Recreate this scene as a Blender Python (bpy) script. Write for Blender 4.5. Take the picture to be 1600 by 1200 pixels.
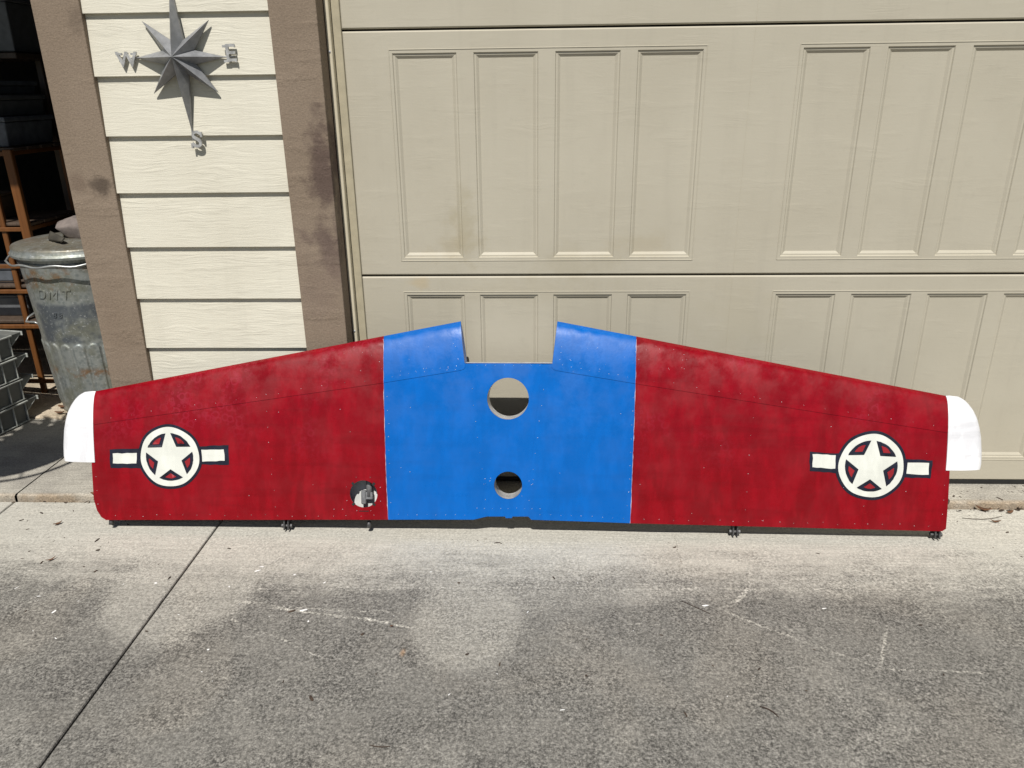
import bpy, bmesh, math, random
from math import sin, cos, pi, radians, sqrt
from mathutils import Vector, Matrix
from mathutils.geometry import delaunay_2d_cdt

for o in list(bpy.data.objects): bpy.data.objects.remove(o)
SC = bpy.context.scene
COL = SC.collection
random.seed(7)

# ------------------------------------------------------------------ camera, sky, sun, exposure
cam = bpy.data.cameras.new("camera"); co = bpy.data.objects.new("camera", cam); COL.objects.link(co)
yaw, pitch, roll = -0.039751, 0.367064, -0.012335
F = Vector((sin(yaw)*cos(pitch), cos(yaw)*cos(pitch), -sin(pitch)))
R0 = Vector((cos(yaw), -sin(yaw), 0)); U0 = R0.cross(F)
R1 = cos(roll)*R0 + sin(roll)*U0; U1 = -sin(roll)*R0 + cos(roll)*U0
m = Matrix((R1, U1, -F)).transposed().to_4x4(); m.translation = Vector((0.44733, -2.49116, 1.34129))
co.matrix_world = m
cam.sensor_fit = 'HORIZONTAL'; cam.sensor_width = 36.0; cam.lens = 27.0
cam.clip_start = 0.05; cam.clip_end = 3000
SC.camera = co

SUN_EL, SUN_AZ = radians(55.0), radians(5.0)          # light comes from the front left, travels to +Y and a little to +X
LD = Vector((sin(SUN_AZ)*cos(SUN_EL), cos(SUN_AZ)*cos(SUN_EL), -sin(SUN_EL)))
w = bpy.data.worlds.new("World"); SC.world = w; w.use_nodes = True
nt = w.node_tree; nt.nodes.clear()
sky = nt.nodes.new("ShaderNodeTexSky"); sky.sky_type = 'NISHITA'; sky.sun_disc = False
sky.sun_elevation = SUN_EL; sky.sun_rotation = math.atan2(-LD.x, -LD.y)
bg = nt.nodes.new("ShaderNodeBackground"); bg.inputs[1].default_value = 0.05
wo = nt.nodes.new("ShaderNodeOutputWorld")
nt.links.new(sky.outputs[0], bg.inputs[0]); nt.links.new(bg.outputs[0], wo.inputs[0])
sl = bpy.data.lights.new("sun", 'SUN'); sl.energy = 5.0; sl.angle = radians(0.5); sl.color = (1.0, 0.968, 0.915)
so = bpy.data.objects.new("sun", sl); COL.objects.link(so); so.location = (-2, -6, 8)
so.rotation_euler = LD.to_track_quat('-Z', 'Y').to_euler()
vs = SC.view_settings; vs.view_transform = 'Standard'; vs.look = 'None'; vs.gamma = 1.0; vs.use_curve_mapping = False
vs.exposure = -0.03

# ------------------------------------------------------------------ node helper
class G:
    def __init__(s, name, rough=0.6, metal=0.0, spec=0.5):
        s.mat = bpy.data.materials.new(name); s.mat.use_nodes = True
        s.t = s.mat.node_tree; s.b = s.t.nodes["Principled BSDF"]
        s.b.inputs["Roughness"].default_value = rough; s.b.inputs["Metallic"].default_value = metal
        s.b.inputs["Specular IOR Level"].default_value = spec
        s._p = None
    def n(s, typ, **kw):
        x = s.t.nodes.new(typ)
        for k, v in kw.items(): setattr(x, k, v)
        return x
    def put(s, sock, v):
        if isinstance(v, bpy.types.NodeSocket): s.t.links.new(v, sock)
        elif isinstance(v, (tuple, list)):
            sock.default_value = tuple(v) + ((1.0,) if len(v) == 3 and sock.type == 'RGBA' else ())
        else: sock.default_value = v
    def pos(s):
        if s._p is None: s._p = s.n("ShaderNodeNewGeometry").outputs["Position"]
        return s._p
    def objpos(s): return s.n("ShaderNodeTexCoord").outputs["Object"]
    def scale(s, vec, sc, loc=(0, 0, 0)):
        x = s.n("ShaderNodeMapping"); s.put(x.inputs["Vector"], vec); x.inputs["Scale"].default_value = sc; x.inputs["Location"].default_value = loc
        return x.outputs[0]
    def noise(s, vec, scale, detail=4, rough=0.55, dist=0.0, col=False):
        x = s.n("ShaderNodeTexNoise"); s.put(x.inputs["Vector"], vec); x.inputs["Scale"].default_value = scale
        x.inputs["Detail"].default_value = detail; x.inputs["Roughness"].default_value = rough; x.inputs["Distortion"].default_value = dist
        return x.outputs["Color" if col else "Fac"]
    def voro(s, vec, scale, feature='F1', rnd=1.0):
        x = s.n("ShaderNodeTexVoronoi", feature=feature); s.put(x.inputs["Vector"], vec); x.inputs["Scale"].default_value = scale
        x.inputs["Randomness"].default_value = rnd
        return x.outputs["Distance"]
    def mr(s, v, a, b, c=0.0, d=1.0, smooth=True):
        x = s.n("ShaderNodeMapRange", interpolation_type='SMOOTHSTEP' if smooth else 'LINEAR'); s.put(x.inputs[0], v)
        for i, k in enumerate((a, b, c, d)): s.put(x.inputs[1+i], k)
        return x.outputs[0]
    def math(s, op, a, b=0.0, c=0.0):
        x = s.n("ShaderNodeMath", operation=op); s.put(x.inputs[0], a); s.put(x.inputs[1], b); s.put(x.inputs[2], c)
        return x.outputs[0]
    def mix(s, f, a, b, mode='MIX'):
        x = s.n("ShaderNodeMix", data_type='RGBA', blend_type=mode); s.put(x.inputs[0], f); s.put(x.inputs[6], a); s.put(x.inputs[7], b)
        return x.outputs[2]
    def sep(s, vec):
        x = s.n("ShaderNodeSeparateXYZ"); s.put(x.inputs[0], vec); return x.outputs
    def comb(s, a, b, c):
        x = s.n("ShaderNodeCombineXYZ"); s.put(x.inputs[0], a); s.put(x.inputs[1], b); s.put(x.inputs[2], c); return x.outputs[0]
    def bump(s, h, strength=0.3, dist=0.01, normal=None):
        x = s.n("ShaderNodeBump"); s.put(x.inputs["Height"], h); x.inputs["Strength"].default_value = strength; x.inputs["Distance"].default_value = dist
        if normal is not None: s.put(x.inputs["Normal"], normal)
        return x.outputs[0]
    def col(s, v): s.put(s.b.inputs["Base Color"], v); return s
    def rough(s, v): s.put(s.b.inputs["Roughness"], v); return s
    def nrm(s, v): s.put(s.b.inputs["Normal"], v); return s
    def disc(s, x, y, cx, cy, rx, ry, wob, edge):
        """soft round mask: 1 inside"""
        dx = s.math('DIVIDE', s.math('SUBTRACT', x, cx), rx); dy = s.math('DIVIDE', s.math('SUBTRACT', y, cy), ry)
        d = s.math('SQRT', s.math('ADD', s.math('MULTIPLY', dx, dx), s.math('MULTIPLY', dy, dy)))
        d = s.math('ADD', d, wob)
        return s.mr(d, 1-edge, 1+edge, 1.0, 0.0)
    def seg(s, x, y, x0, y0, x1, y1, wd):
        """mask of a thin straight mark from one point to another"""
        L = math.hypot(x1-x0, y1-y0); ux, uy = (x1-x0)/L, (y1-y0)/L
        px = s.math('SUBTRACT', x, x0); py = s.math('SUBTRACT', y, y0)
        a = s.math('ADD', s.math('MULTIPLY', px, ux), s.math('MULTIPLY', py, uy))
        p = s.math('ABSOLUTE', s.math('SUBTRACT', s.math('MULTIPLY', px, uy), s.math('MULTIPLY', py, ux)))
        i = s.math('MULTIPLY', s.mr(a, -.02, .02), s.mr(a, L-.02, L+.02, 1.0, 0.0))
        return s.math('MULTIPLY', i, s.mr(p, wd*.3, wd, 1.0, 0.0))

def simple(name, c, rough=0.6, metal=0.0, var=0.15, sc=25.0, bump=0.0, bsc=200.0, spec=0.5):
    g = G(name, rough, metal, spec); p = g.pos()
    n = g.noise(p, sc, 5, 0.6)
    lo = tuple(max(0, k*(1-var)) for k in c); hi = tuple(min(1, k*(1+var)) for k in c)
    g.col(g.mix(g.mr(n, .3, .7), lo, hi))
    g.rough(g.mr(g.noise(p, sc*2.3, 3), .3, .7, max(.02, rough-.08), min(1, rough+.08)))
    if bump: g.nrm(g.bump(g.noise(p, bsc, 3), bump, .002))
    return g.mat

# ------------------------------------------------------------------ mesh helpers
def link(name, me, mats, parent=None):
    o = bpy.data.objects.new(name, me); COL.objects.link(o)
    if mats is not None:
        if not isinstance(mats, (list, tuple)): mats = [mats]
        if len(me.materials) == 0:
            for k in mats: me.materials.append(k)
    if parent is not None: o.parent = parent
    return o
def obj(name, bm, mats, parent=None, smooth=False, flip=False):
    if not flip: bmesh.ops.recalc_face_normals(bm, faces=bm.faces)
    me = bpy.data.meshes.new(name); bm.to_mesh(me); bm.free()
    if smooth:
        for p in me.polygons: p.use_smooth = True
    return link(name, me, mats, parent)
def smooth_angle(o, deg=35):
    me = o.data
    for p in me.polygons: p.use_smooth = True
    try: me.set_sharp_from_angle(angle=radians(deg))
    except Exception: pass
    return o
def raw(name, V, Fc, mats, parent=None, mi=None, smooth=False):
    me = bpy.data.meshes.new(name); me.from_pydata([tuple(v) for v in V], [], Fc); me.update()
    o = link(name, me, mats, parent)
    if mi:
        for p, k in zip(me.polygons, mi): p.material_index = k
    if smooth:
        for p in me.polygons: p.use_smooth = True
    return o
def empty(name, loc=(0, 0, 0), parent=None):
    o = bpy.data.objects.new(name, None); COL.objects.link(o); o.location = loc; o.empty_display_size = .1
    if parent: o.parent = parent
    return o
def tag(o, label=None, cat=None, group=None, kind=None):
    if label: o["label"] = label
    if cat: o["category"] = cat
    if group: o["group"] = group
    if kind: o["kind"] = kind
    return o
def box(bm, x0, x1, y0, y1, z0, z1, bev=0.0, M=None, seg=1):
    r = bmesh.ops.create_cube(bm, size=1.0); vs_ = r['verts']
    for v in vs_: v.co = Vector(((x0+x1)/2+v.co.x*(x1-x0), (y0+y1)/2+v.co.y*(y1-y0), (z0+z1)/2+v.co.z*(z1-z0)))
    if bev > 0:
        es = list({e for v in vs_ for e in v.link_edges})
        q = bmesh.ops.bevel(bm, geom=es, offset=bev, segments=seg, affect='EDGES', profile=0.5)
        vs_ = list({v for f in q['faces'] for v in f.verts} | {v for v in vs_ if v.is_valid})
    if M is not None: bmesh.ops.transform(bm, matrix=M, verts=[v for v in vs_ if v.is_valid])
    return vs_
def bbox(name, x0, x1, y0, y1, z0, z1, mat, parent=None, bev=0.003, seg=1):
    bm = bmesh.new(); box(bm, x0, x1, y0, y1, z0, z1, bev, None, seg); return obj(name, bm, mat, parent)
def tube(bm, pts, r, n=8, closed=False):
    """round bar along points; r number or list"""
    pts = [Vector(p) for p in pts]; L = len(pts); rings = []
    prev = None
    for i, p in enumerate(pts):
        a = pts[(i-1) % L] if (closed or i > 0) else p
        b = pts[(i+1) % L] if (closed or i < L-1) else p
        t = (b-a).normalized()
        if prev is None:
            q = Vector((0, 0, 1)) if abs(t.z) < .9 else Vector((1, 0, 0)); u = t.cross(q).normalized()
        else:
            u = (prev - t*prev.dot(t)).normalized()
        prev = u; v = t.cross(u)
        rr = r[i] if isinstance(r, (list, tuple)) else r
        rings.append([bm.verts.new(p + u*cos(2*pi*k/n)*rr + v*sin(2*pi*k/n)*rr) for k in range(n)])
    for i in range(L if closed else L-1):
        A, B = rings[i], rings[(i+1) % L]
        for k in range(n): bm.faces.new((A[k], A[(k+1) % n], B[(k+1) % n], B[k]))
    if not closed:
        bm.faces.new(rings[0][::-1]); bm.faces.new(rings[-1])
def lathe(bm, prof, n=48, rfun=None, cap0=False, cap1=False):
    rings = []
    for r, z in prof:
        rings.append([bm.verts.new(((r+(rfun(2*pi*k/n, z) if rfun else 0))*cos(2*pi*k/n), (r+(rfun(2*pi*k/n, z) if rfun else 0))*sin(2*pi*k/n), z)) for k in range(n)])
    for A, B in zip(rings, rings[1:]):
        for k in range(n): bm.faces.new((A[k], A[(k+1) % n], B[(k+1) % n], B[k]))
    if cap0: bm.faces.new(rings[0][::-1])
    if cap1: bm.faces.new(rings[-1])
def inpoly(x, y, P):
    c = False; j = len(P)-1
    for i in range(len(P)):
        xi, yi = P[i]; xj, yj = P[j]
        if (yi > y) != (yj > y) and x < (xj-xi)*(y-yi)/(yj-yi)+xi: c = not c
        j = i
    return c
def bevel_mod(o, wd=.003, seg=2):
    b = o.modifiers.new("b", 'BEVEL'); b.width = wd; b.segments = seg; b.limit_method = 'ANGLE'; b.angle_limit = radians(40)

# ------------------------------------------------------------------ materials
def concrete(name, pale_c, dark_c, kind):
    g = G(name, .9, 0, .25); p = g.pos(); x, y, z = g.sep(p)[0:3]
    big = g.noise(p, 1.7, 4, .6); mid = g.noise(p, 6.5, 5, .62); fin = g.noise(p, 135, 2, .65); grit = g.noise(p, 280, 2, .6)
    dark_mk = None
    if kind == 'drive':
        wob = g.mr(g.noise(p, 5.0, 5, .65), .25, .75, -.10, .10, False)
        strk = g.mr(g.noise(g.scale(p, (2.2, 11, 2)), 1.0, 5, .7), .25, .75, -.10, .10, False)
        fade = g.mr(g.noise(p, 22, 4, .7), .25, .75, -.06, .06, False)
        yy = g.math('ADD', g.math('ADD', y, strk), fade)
        dark_m = g.mr(yy, -.72, -.36, 1.0, 0.0)  # dark tone gives way to a paler band towards the apron
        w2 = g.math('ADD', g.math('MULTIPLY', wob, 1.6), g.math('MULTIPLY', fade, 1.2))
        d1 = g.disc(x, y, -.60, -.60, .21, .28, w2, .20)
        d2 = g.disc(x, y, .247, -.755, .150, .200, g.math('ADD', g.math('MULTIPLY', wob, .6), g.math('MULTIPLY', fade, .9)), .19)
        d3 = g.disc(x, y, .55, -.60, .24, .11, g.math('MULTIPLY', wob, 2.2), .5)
        cl = g.math('MAXIMUM', g.math('MULTIPLY', d1, .42), g.math('MAXIMUM', g.math('MULTIPLY', d2, .35), g.math('MULTIPLY', d3, .15)))  # three pale rounded patches in the dark tone
        dark_m = g.math('MULTIPLY', dark_m, g.math('SUBTRACT', 1.0, cl))
        dark_m = g.math('MULTIPLY', dark_m, g.mr(g.math('ADD', mid, g.math('MULTIPLY', big, .6)), .50, 1.10, .84, 1.0))
        dark_m = g.math('MULTIPLY', dark_m, g.mr(g.noise(p, 3.4, 6, .72, .8), .50, .74, 1.0, .80))
        dark_mk = dark_m
        # faint pale drag marks and arcs scraped into the darker concrete
        marks = None
        for (a, b, c, d, wd, st) in ((-.43, -.69, .13, -.795, .007, .55), (-.40, -.705, .10, -.735, .004, .35), (-.43, -.76, -.12, -.915, .005, .3),
                                     (.95, -.70, 1.29, -.925, .006, .35), (1.28, -.927, 1.56, -.932, .005, .35), (1.38, -.76, 1.295, -.925, .006, .3),
                                     (-.40, -.631, 1.9, -.585, .004, .28), (1.57, -.30, 1.72, -.36, .005, .3), (1.60, -.45, 1.55, -.74, .005, .25),
                                     (.4, -.80, .95, -.74, .004, .2), (1.40, -.315, 2.2, -.30, .003, .35), (-1.2, -.42, -.9, -.56, .006, .22)):
            k = g.math('MULTIPLY', g.seg(x, g.math('ADD', y, g.math('MULTIPLY', wob, .16)), a, b, c, d, wd), min(1.0, st*.95))
            marks = k if marks is None else g.math('MAXIMUM', marks, k)
        arc = g.math('ABSOLUTE', g.math('SUBTRACT', g.math('SQRT', g.math('ADD', g.math('POWER', g.math('ABSOLUTE', g.math('SUBTRACT', x, .86)), 2.0), g.math('POWER', g.math('ABSOLUTE', g.math('ADD', y, .50)), 2.0))), .215))
        arcm = g.math('MULTIPLY', g.mr(arc, .003, .010, 1, 0), g.math('MULTIPLY', g.mr(x, .93, .98), g.mr(y, -.72, -.66)))
        marks = g.math('MAXIMUM', marks, g.math('MULTIPLY', arcm, .4))
        marks = g.math('MULTIPLY', marks, g.math('MULTIPLY', g.mr(fin, .35, .6, .3, 1.3), g.mr(g.noise(p, 13, 4, .6), .36, .62, .25, 1.3)))
        dark_m = g.math('MULTIPLY', dark_m, g.math('SUBTRACT', 1.0, marks))
        c = g.mix(dark_m, pale_c, dark_c)
        c = g.mix(g.math('MULTIPLY', g.mr(g.noise(p, 2.6, 3, .5, .6), .48, .66), .09), c, (.36, .31, .24))
        ck = g.seg(g.math('ADD', x, g.math('MULTIPLY', fade, .25)), y, .889, -.32, .872, -.53, .0016)
        c = g.mix(g.math('MULTIPLY', ck, .6), c, (.12, .10, .075))
        # a rusty speck and a few dark drips
        rs = g.disc(x, y, .092, -.895, .006, .014, g.math('MULTIPLY', wob, 5), .8)
        c = g.mix(g.math('MULTIPLY', rs, .5), c, (.33, .19, .09))
    elif kind == 'apron':
        c = g.mix(g.mr(mid, .35, .7), pale_c, dark_c)
        st = g.noise(g.scale(p, (3, 22, 3)), 3.0, 4, .6)
        c = g.mix(g.math('MULTIPLY', g.mr(st, .52, .66), .35), c, (.27, .25, .21))
        c = g.mix(g.math('MULTIPLY', g.mr(y, -.125, -.100, 1, 0), g.mr(mid, .35, .6, .3, .75)), c, (.30, .22, .14))
    else:
        c = g.mix(g.mr(mid, .3, .65), pale_c, dark_c)
    sp = g.mr(fin, .32, .68, .42, 1.62, False); gr = g.mr(grit, .32, .68, .52, 1.50, False)
    if dark_mk is not None:
        k = g.math('MULTIPLY', g.math('ADD', .30, g.math('MULTIPLY', dark_mk, .70)), g.mr(mid, .35, .65, .62, 1.1, False))
        sp = g.math('ADD', g.math('MULTIPLY', sp, k), g.math('SUBTRACT', 1.0, k)); gr = g.math('ADD', g.math('MULTIPLY', gr, k), g.math('SUBTRACT', 1.0, k))
    else:
        sp = g.math('ADD', g.math('MULTIPLY', sp, .35), .65); gr = g.math('ADD', g.math('MULTIPLY', gr, .5), .5)
    broom = g.mr(g.noise(g.scale(p, (5, 130, 5)), 1.0, 3, .6), .3, .7, .90, 1.10, False)
    c = g.mix(1.0, c, g.comb(sp, sp, sp), 'MULTIPLY'); c = g.mix(1.0, c, g.comb(gr, gr, gr), 'MULTIPLY'); c = g.mix(1.0, c, g.comb(broom, broom, broom), 'MULTIPLY')
    spk = g.mr(g.voro(p, 62), .06, .11, 1, 0); spk = g.math('MULTIPLY', spk, g.mr(g.noise(p, 9, 2), .56, .64))
    c = g.mix(g.math('MULTIPLY', spk, .6), c, (.10, .085, .06))
    g.col(c)
    hgt = g.math('ADD', g.math('MULTIPLY', fin, .7), g.math('MULTIPLY', grit, .5))
    g.nrm(g.bump(hgt, .55, .004))
    return g.mat
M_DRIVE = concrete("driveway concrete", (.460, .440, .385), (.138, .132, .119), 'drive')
M_APRON = concrete("apron concrete", (.41, .385, .33), (.29, .27, .235), 'apron')
M_FLOOR = concrete("garage floor concrete", (.50, .42, .32), (.36, .30, .22), 'floor')
M_JOINT = simple("joint filler", (.02, .02, .018), .95)
M_GROUND = simple("dry lawn ground", (.11, .12, .055), .95, var=.4, sc=6, bump=.6, bsc=40)

def painted_wood(name, c, c2, sx, sz, strength, rough=.62, ripple=.5, stain=None, mott=0.0, sedge=.8):
    g = G(name, rough, 0, .35); p = g.pos()
    q = g.scale(p, (sx, 8, sz))
    wv = g.noise(g.scale(p, (2.2, 2.2, 7)), 2.0, 3, .5)
    qd = g.n("ShaderNodeVectorMath", operation='ADD'); g.put(qd.inputs[0], q); g.put(qd.inputs[1], g.comb(0.0, 0.0, g.math('MULTIPLY', wv, 9.0)))
    grain = g.noise(qd.outputs[0], 1.0, 4, .6, .4)
    patch = g.mr(g.noise(g.scale(p, (3.2, 3, 11)), 1.6, 2, .5), .50, .68)
    fine = g.noise(g.scale(p, (160, 160, 420)), 1.0, 2, .6)
    hgt = g.math('ADD', g.math('MULTIPLY', grain, g.math('ADD', ripple, g.math('MULTIPLY', patch, .9))), g.math('MULTIPLY', fine, .30))
    tone = g.noise(p, 2.3, 4, .6)
    cc = g.mix(g.mr(tone, .3, .7), c, c2)
    if stain:
        for (sxx, szz, rx, rz, colr, st) in stain:
            k = g.disc(g.sep(p)[0], g.sep(p)[2], sxx, szz, rx, rz, g.mr(g.noise(p, 14, 4, .6), .3, .7, -.9, .9, False), sedge)
            cc = g.mix(g.math('MULTIPLY', k, st), cc, colr)
    dust = g.mr(g.noise(p, 30, 4, .7), .55, .75)
    cc = g.mix(g.math('MULTIPLY', dust, .10), cc, tuple(k*.6 for k in c))
    if mott:
        k = g.mr(g.noise(p, 190, 3, .7), .33, .67, 1-mott, 1+mott, False); cc = g.mix(1.0, cc, g.comb(k, k, k), 'MULTIPLY')
        hgt = g.math('ADD', hgt, g.math('MULTIPLY', g.noise(p, 130, 3, .7), .35))
    stk = g.mr(g.noise(g.scale(p, (16, 16, 1.1)), 1.0, 4, .65), .50, .72)
    cc = g.mix(g.math('MULTIPLY', stk, .09), cc, tuple(k*.62 for k in c))
    g.col(cc); g.nrm(g.bump(hgt, strength, .004))
    return g.mat
M_DOOR = painted_wood("beige door paint", (.432, .397, .314), (.465, .430, .344), 9, 190, .15, .55, .35,
    stain=[(.20, .92, .028, .10, (.36, .32, .22), .5), (.165, .87, .06, .05, (.37, .32, .22), .5), (.045, .745, .03, .018, (.46, .34, .17), .35), (.55, .80, .10, .05, (.37, .33, .24), .4), (.78, .87, .08, .03, (.38, .33, .23), .4), (.40, .72, .25, .03, (.40, .36, .27), .35), (1.1, .62, .10, .12, (.41, .37, .27), .25)])
M_SIDING = painted_wood("cream siding paint", (.61, .576, .475), (.66, .628, .525), 9, 170, .40, .65, .8)
M_TRIM = painted_wood("brown trim paint", (.205, .156, .112), (.240, .186, .138), 70, 60, .6, .85, .5,
    stain=[(-.900, 1.075, .030, .026, (.075, .055, .04), .85), (-.975, 1.085, .02, .02, (.13, .09, .065), .5), (-.205, 1.13, .040, .10, (.095, .064, .052), .9), (-.222, .90, .050, .06, (.105, .072, .06), .85), (-.88, 1.55, .02, .03, (.12, .09, .065), .5), (-.26, .80, .05, .10, (.19, .14, .11), .5), (-.95, .62, .05, .15, (.20, .15, .11), .4)], mott=.13, sedge=.75)
M_STOP = simple("cream door stop vinyl", (.58, .52, .39), .5, var=.05)
M_FLAP = simple("beige seal flap", (.40, .355, .25), .6, var=.08)
M_SEAL = simple("black rubber seal", (.012, .012, .012), .55)
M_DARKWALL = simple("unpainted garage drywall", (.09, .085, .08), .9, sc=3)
M_WHITEWALL = simple("white soffit", (.6, .6, .58), .8, var=.05)

WP = {}   # wing paints
def paint(name, c, c2, bloom, rough=.30, wear=.5, drips=.3):
    g = G(name, rough, 0, .5); p = g.pos()
    g.b.inputs["Specular IOR Level"].default_value = .30
    blot = g.noise(g.scale(p, (7.5, 4, 2.2)), 1.0, 5, .6, .5); cell = g.voro(p, 34); cl2 = g.voro(p, 62)
    brush = g.noise(g.scale(p, (26, 26, 3.0)), 1.0, 4, .6)
    brush2 = g.noise(g.scale(p, (2.6, 14, 30)), 1.0, 4, .6)
    base = g.mix(g.mr(blot, .32, .68), c, c2)
    base = g.mix(g.math('MULTIPLY', g.mr(brush, .42, .66), drips), base, tuple(min(1, k*1.45) for k in c2))
    base = g.mix(g.math('MULTIPLY', g.mr(brush2, .50, .68), drips*.7), base, tuple(k*.72 for k in c))
    z = g.sep(p)[2]
    msk = g.math('MULTIPLY', g.mr(g.noise(p, 3.1, 4, .6), .45, .62), g.mr(z, .15, .46))
    ring = g.mr(g.math('ABSOLUTE', g.math('SUBTRACT', g.math('MINIMUM', cell, g.math('ADD', cl2, .08)), .36)), .02, .14, 1.0, 0.15)
    base = g.mix(g.math('MULTIPLY', g.math('MULTIPLY', msk, ring), wear), base, bloom)
    g.col(base)
    g.rough(g.mr(g.noise(p, 11, 5, .65), .3, .7, rough-.08, rough+.22))
    hg = g.math('ADD', g.math('MULTIPLY', g.noise(p, 16, 3), .5), g.math('MULTIPLY', g.noise(p, 150, 3), .12))
    g.nrm(g.bump(hg, .22, .006))
    return g.mat
M_RED = paint("red paint", (.178, .0010, .0046), (.222, .0014, .0068), (.32, .018, .040), .28, .55, .42)
M_BLUE = paint("blue paint", (.0003, .100, .40), (.0004, .108, .43), (.008, .14, .50), .30, .30, .22)
M_WHITE = paint("white paint", (.64, .64, .66), (.71, .71, .73), (.50, .50, .53), .42, .5, .45)
M_NAVY = simple("navy paint", (.004, .006, .018), .5, var=.3, bump=.15)
M_CREAM = paint("white insignia paint", (.62, .63, .57), (.68, .69, .63), (.58, .58, .48), .4, .3, .2)
M_IRED = simple("red insignia paint", (.26, .004, .010), .6, var=.15)
g = G("bare aluminium", .42, .35); p = g.pos()
g.col(g.mix(g.mr(g.noise(p, 40, 5, .7), .3, .7), (.42, .42, .43), (.74, .74, .75))); g.nrm(g.bump(g.noise(p, 70, 4), .35, .004)); g.rough(g.mr(g.noise(p, 25, 4), .3, .7, .3, .6)); M_ALU = g.mat
g = G("primer coated catch plate", .7, 0.0, .3); p = g.pos(); g.col(g.mix(g.mr(g.noise(p, 30, 4), .3, .7), (.50, .51, .49), (.66, .66, .64))); M_PRIMER = g.mat
M_RIVET = simple("rivet metal", (.60, .62, .66), .35, .6, var=.1)
M_FIT = simple("grey painted fitting", (.20, .205, .21), .5, .3, var=.2, sc=90)
M_STEEL = simple("dark grey steel fitting", (.10, .10, .10), .55, .6, var=.35, sc=90)

# ------------------------------------------------------------------ ground and driveway
def slab(name, x0, x1, y0, y1, z0, z1, mat, lab_parent=None, ch=.005):
    bm = bmesh.new(); box(bm, x0, x1, y0, y1, z0, z1, ch, None, 2); return obj(name, bm, mat, lab_parent)
ground = raw("ground", [(-400, -400, -.14), (400, -400, -.14), (400, 400, -.14), (-400, 400, -.14)], [(0, 1, 2, 3)], M_GROUND); tag(ground, kind='structure')
dw = empty("driveway", (0, -2, -.02)); tag(dw, kind='structure')
YF = -0.127
def child(o, root):
    o.parent = root; o.location = o.location - root.location; return o
JX = [-7.4, -4.4, -1.437, -.638, 2.55, 5.6]
JY = [YF-.006, -3.3, -6.6, -9.9]
for i in range(len(JX)-1):
    for j in range(len(JY)-1):
        a, b = JX[i]+.0032, JX[i+1]-.0032; c, d = JY[j+1]+.0032, JY[j]-.0032
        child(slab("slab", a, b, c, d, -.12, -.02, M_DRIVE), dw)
child(bbox("joint_filler", JX[0], JX[-1], JY[-1], JY[0], -.125, -.032, M_JOINT, None, 0), dw)
ap = empty("apron", (0, 0, 0)); tag(ap, kind='structure')
def ragged(name, x0, x1, y0, y1, z0, z1, mat, root, amp=.006, front=True):
    """slab with a slightly broken front edge"""
    n = int((x1-x0)/.02)+1; V = []; Fc = []
    rng = random.Random(int(x0*100)+3)
    for i in range(n+1):
        x = x0+(x1-x0)*i/n
        a = amp*rng.uniform(-1, 1)+amp*sin(x*9)*.6
        V += [(x, y1, z1), (x, y0+.012+a, z1), (x, y0+.004+a, z1-.005), (x, y0+a*.4, z0)]
    for i in range(n):
        for k in range(3):
            q = i*4+k; Fc.append((q, q+1, q+5, q+4))
    return raw(name, V, [f[::-1] for f in Fc], mat, root)
for (a, b) in ((-7.4, -4.403), (-4.397, -1.440), (-1.434, 2.547), (2.553, 5.6)):
    ragged("slab", a, b, YF, .56, -.06, 0.0, M_APRON, ap, .004)
gf = ragged("garage_floor", -3.9, 5.6, .55, 6.5, -.04, .010, M_FLOOR, None, .012); tag(gf, kind='structure')

# ------------------------------------------------------------------ garage building
gb = empty("garage_building", (-.6, 0, 0))
tag(gb, "garage front with cream lap siding between two brown trim boards", "garage wall")
def gpart(o): return child(o, gb)
HEAD = 2.30
SZ = [.045+.168*k for k in range(-1, 17)]
def siding(x0, x1, z_from, z_to):
    for k, z in enumerate(SZ):
        if z < z_from-.1 or z > z_to: continue
        zz0 = max(z, .004); zz1 = z+.195; jig = random.uniform(-.0008, .0008)
        fr = (zz0-z)/.195
        yb, yt = -.1015+.0145*fr, -.087
        V = [(x0, yb+jig, zz0), (x1, yb-jig, zz0), (x1, yt, zz1), (x0, yt, zz1), (x0, yb+.012, zz0), (x1, yb+.012, zz0), (x1, yt+.006, zz1), (x0, yt+.006, zz1)]
        # small eased lower edge
        V += [(x0, yb+.002, zz0-.0015), (x1, yb+.002, zz0-.0015)]
        Fc = [(0, 1, 2, 3), (8, 9, 1, 0), (4, 5, 9, 8), (7, 6, 5, 4), (3, 2, 6, 7), (0, 3, 7, 4, 8), (2, 1, 9, 5, 6)]
        gpart(raw("siding_board", V, Fc, M_SIDING))
siding(-.868, -.322, 0, 2.75); siding(4.90, 6.4, 0, 2.75); siding(-5.2, -3.66, 0, 2.75)
def trim(x0, x1, z0, z1, y0=-.110, y1=-.028):
    bm = bmesh.new(); box(bm, x0, x1, y0, y1, z0, z1, .003, None, 2); return gpart(obj("trim_board", bm, M_TRIM))
trim(-1.007, -.866, .004, HEAD); trim(-.325, -.187, .004, HEAD)
trim(4.765, 4.903, .004, HEAD); trim(-3.66, -3.52, .004, HEAD)
trim(-3.66, 4.903, HEAD+.001, HEAD+.14)
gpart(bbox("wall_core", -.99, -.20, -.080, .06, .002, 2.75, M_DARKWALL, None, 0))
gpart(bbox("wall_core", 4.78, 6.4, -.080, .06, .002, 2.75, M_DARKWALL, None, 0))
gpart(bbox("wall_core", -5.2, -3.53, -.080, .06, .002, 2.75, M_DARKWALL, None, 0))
gpart(bbox("header", -3.53, 4.78, -.080, .06, HEAD+.002, 2.75, M_DARKWALL, None, 0))
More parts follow.
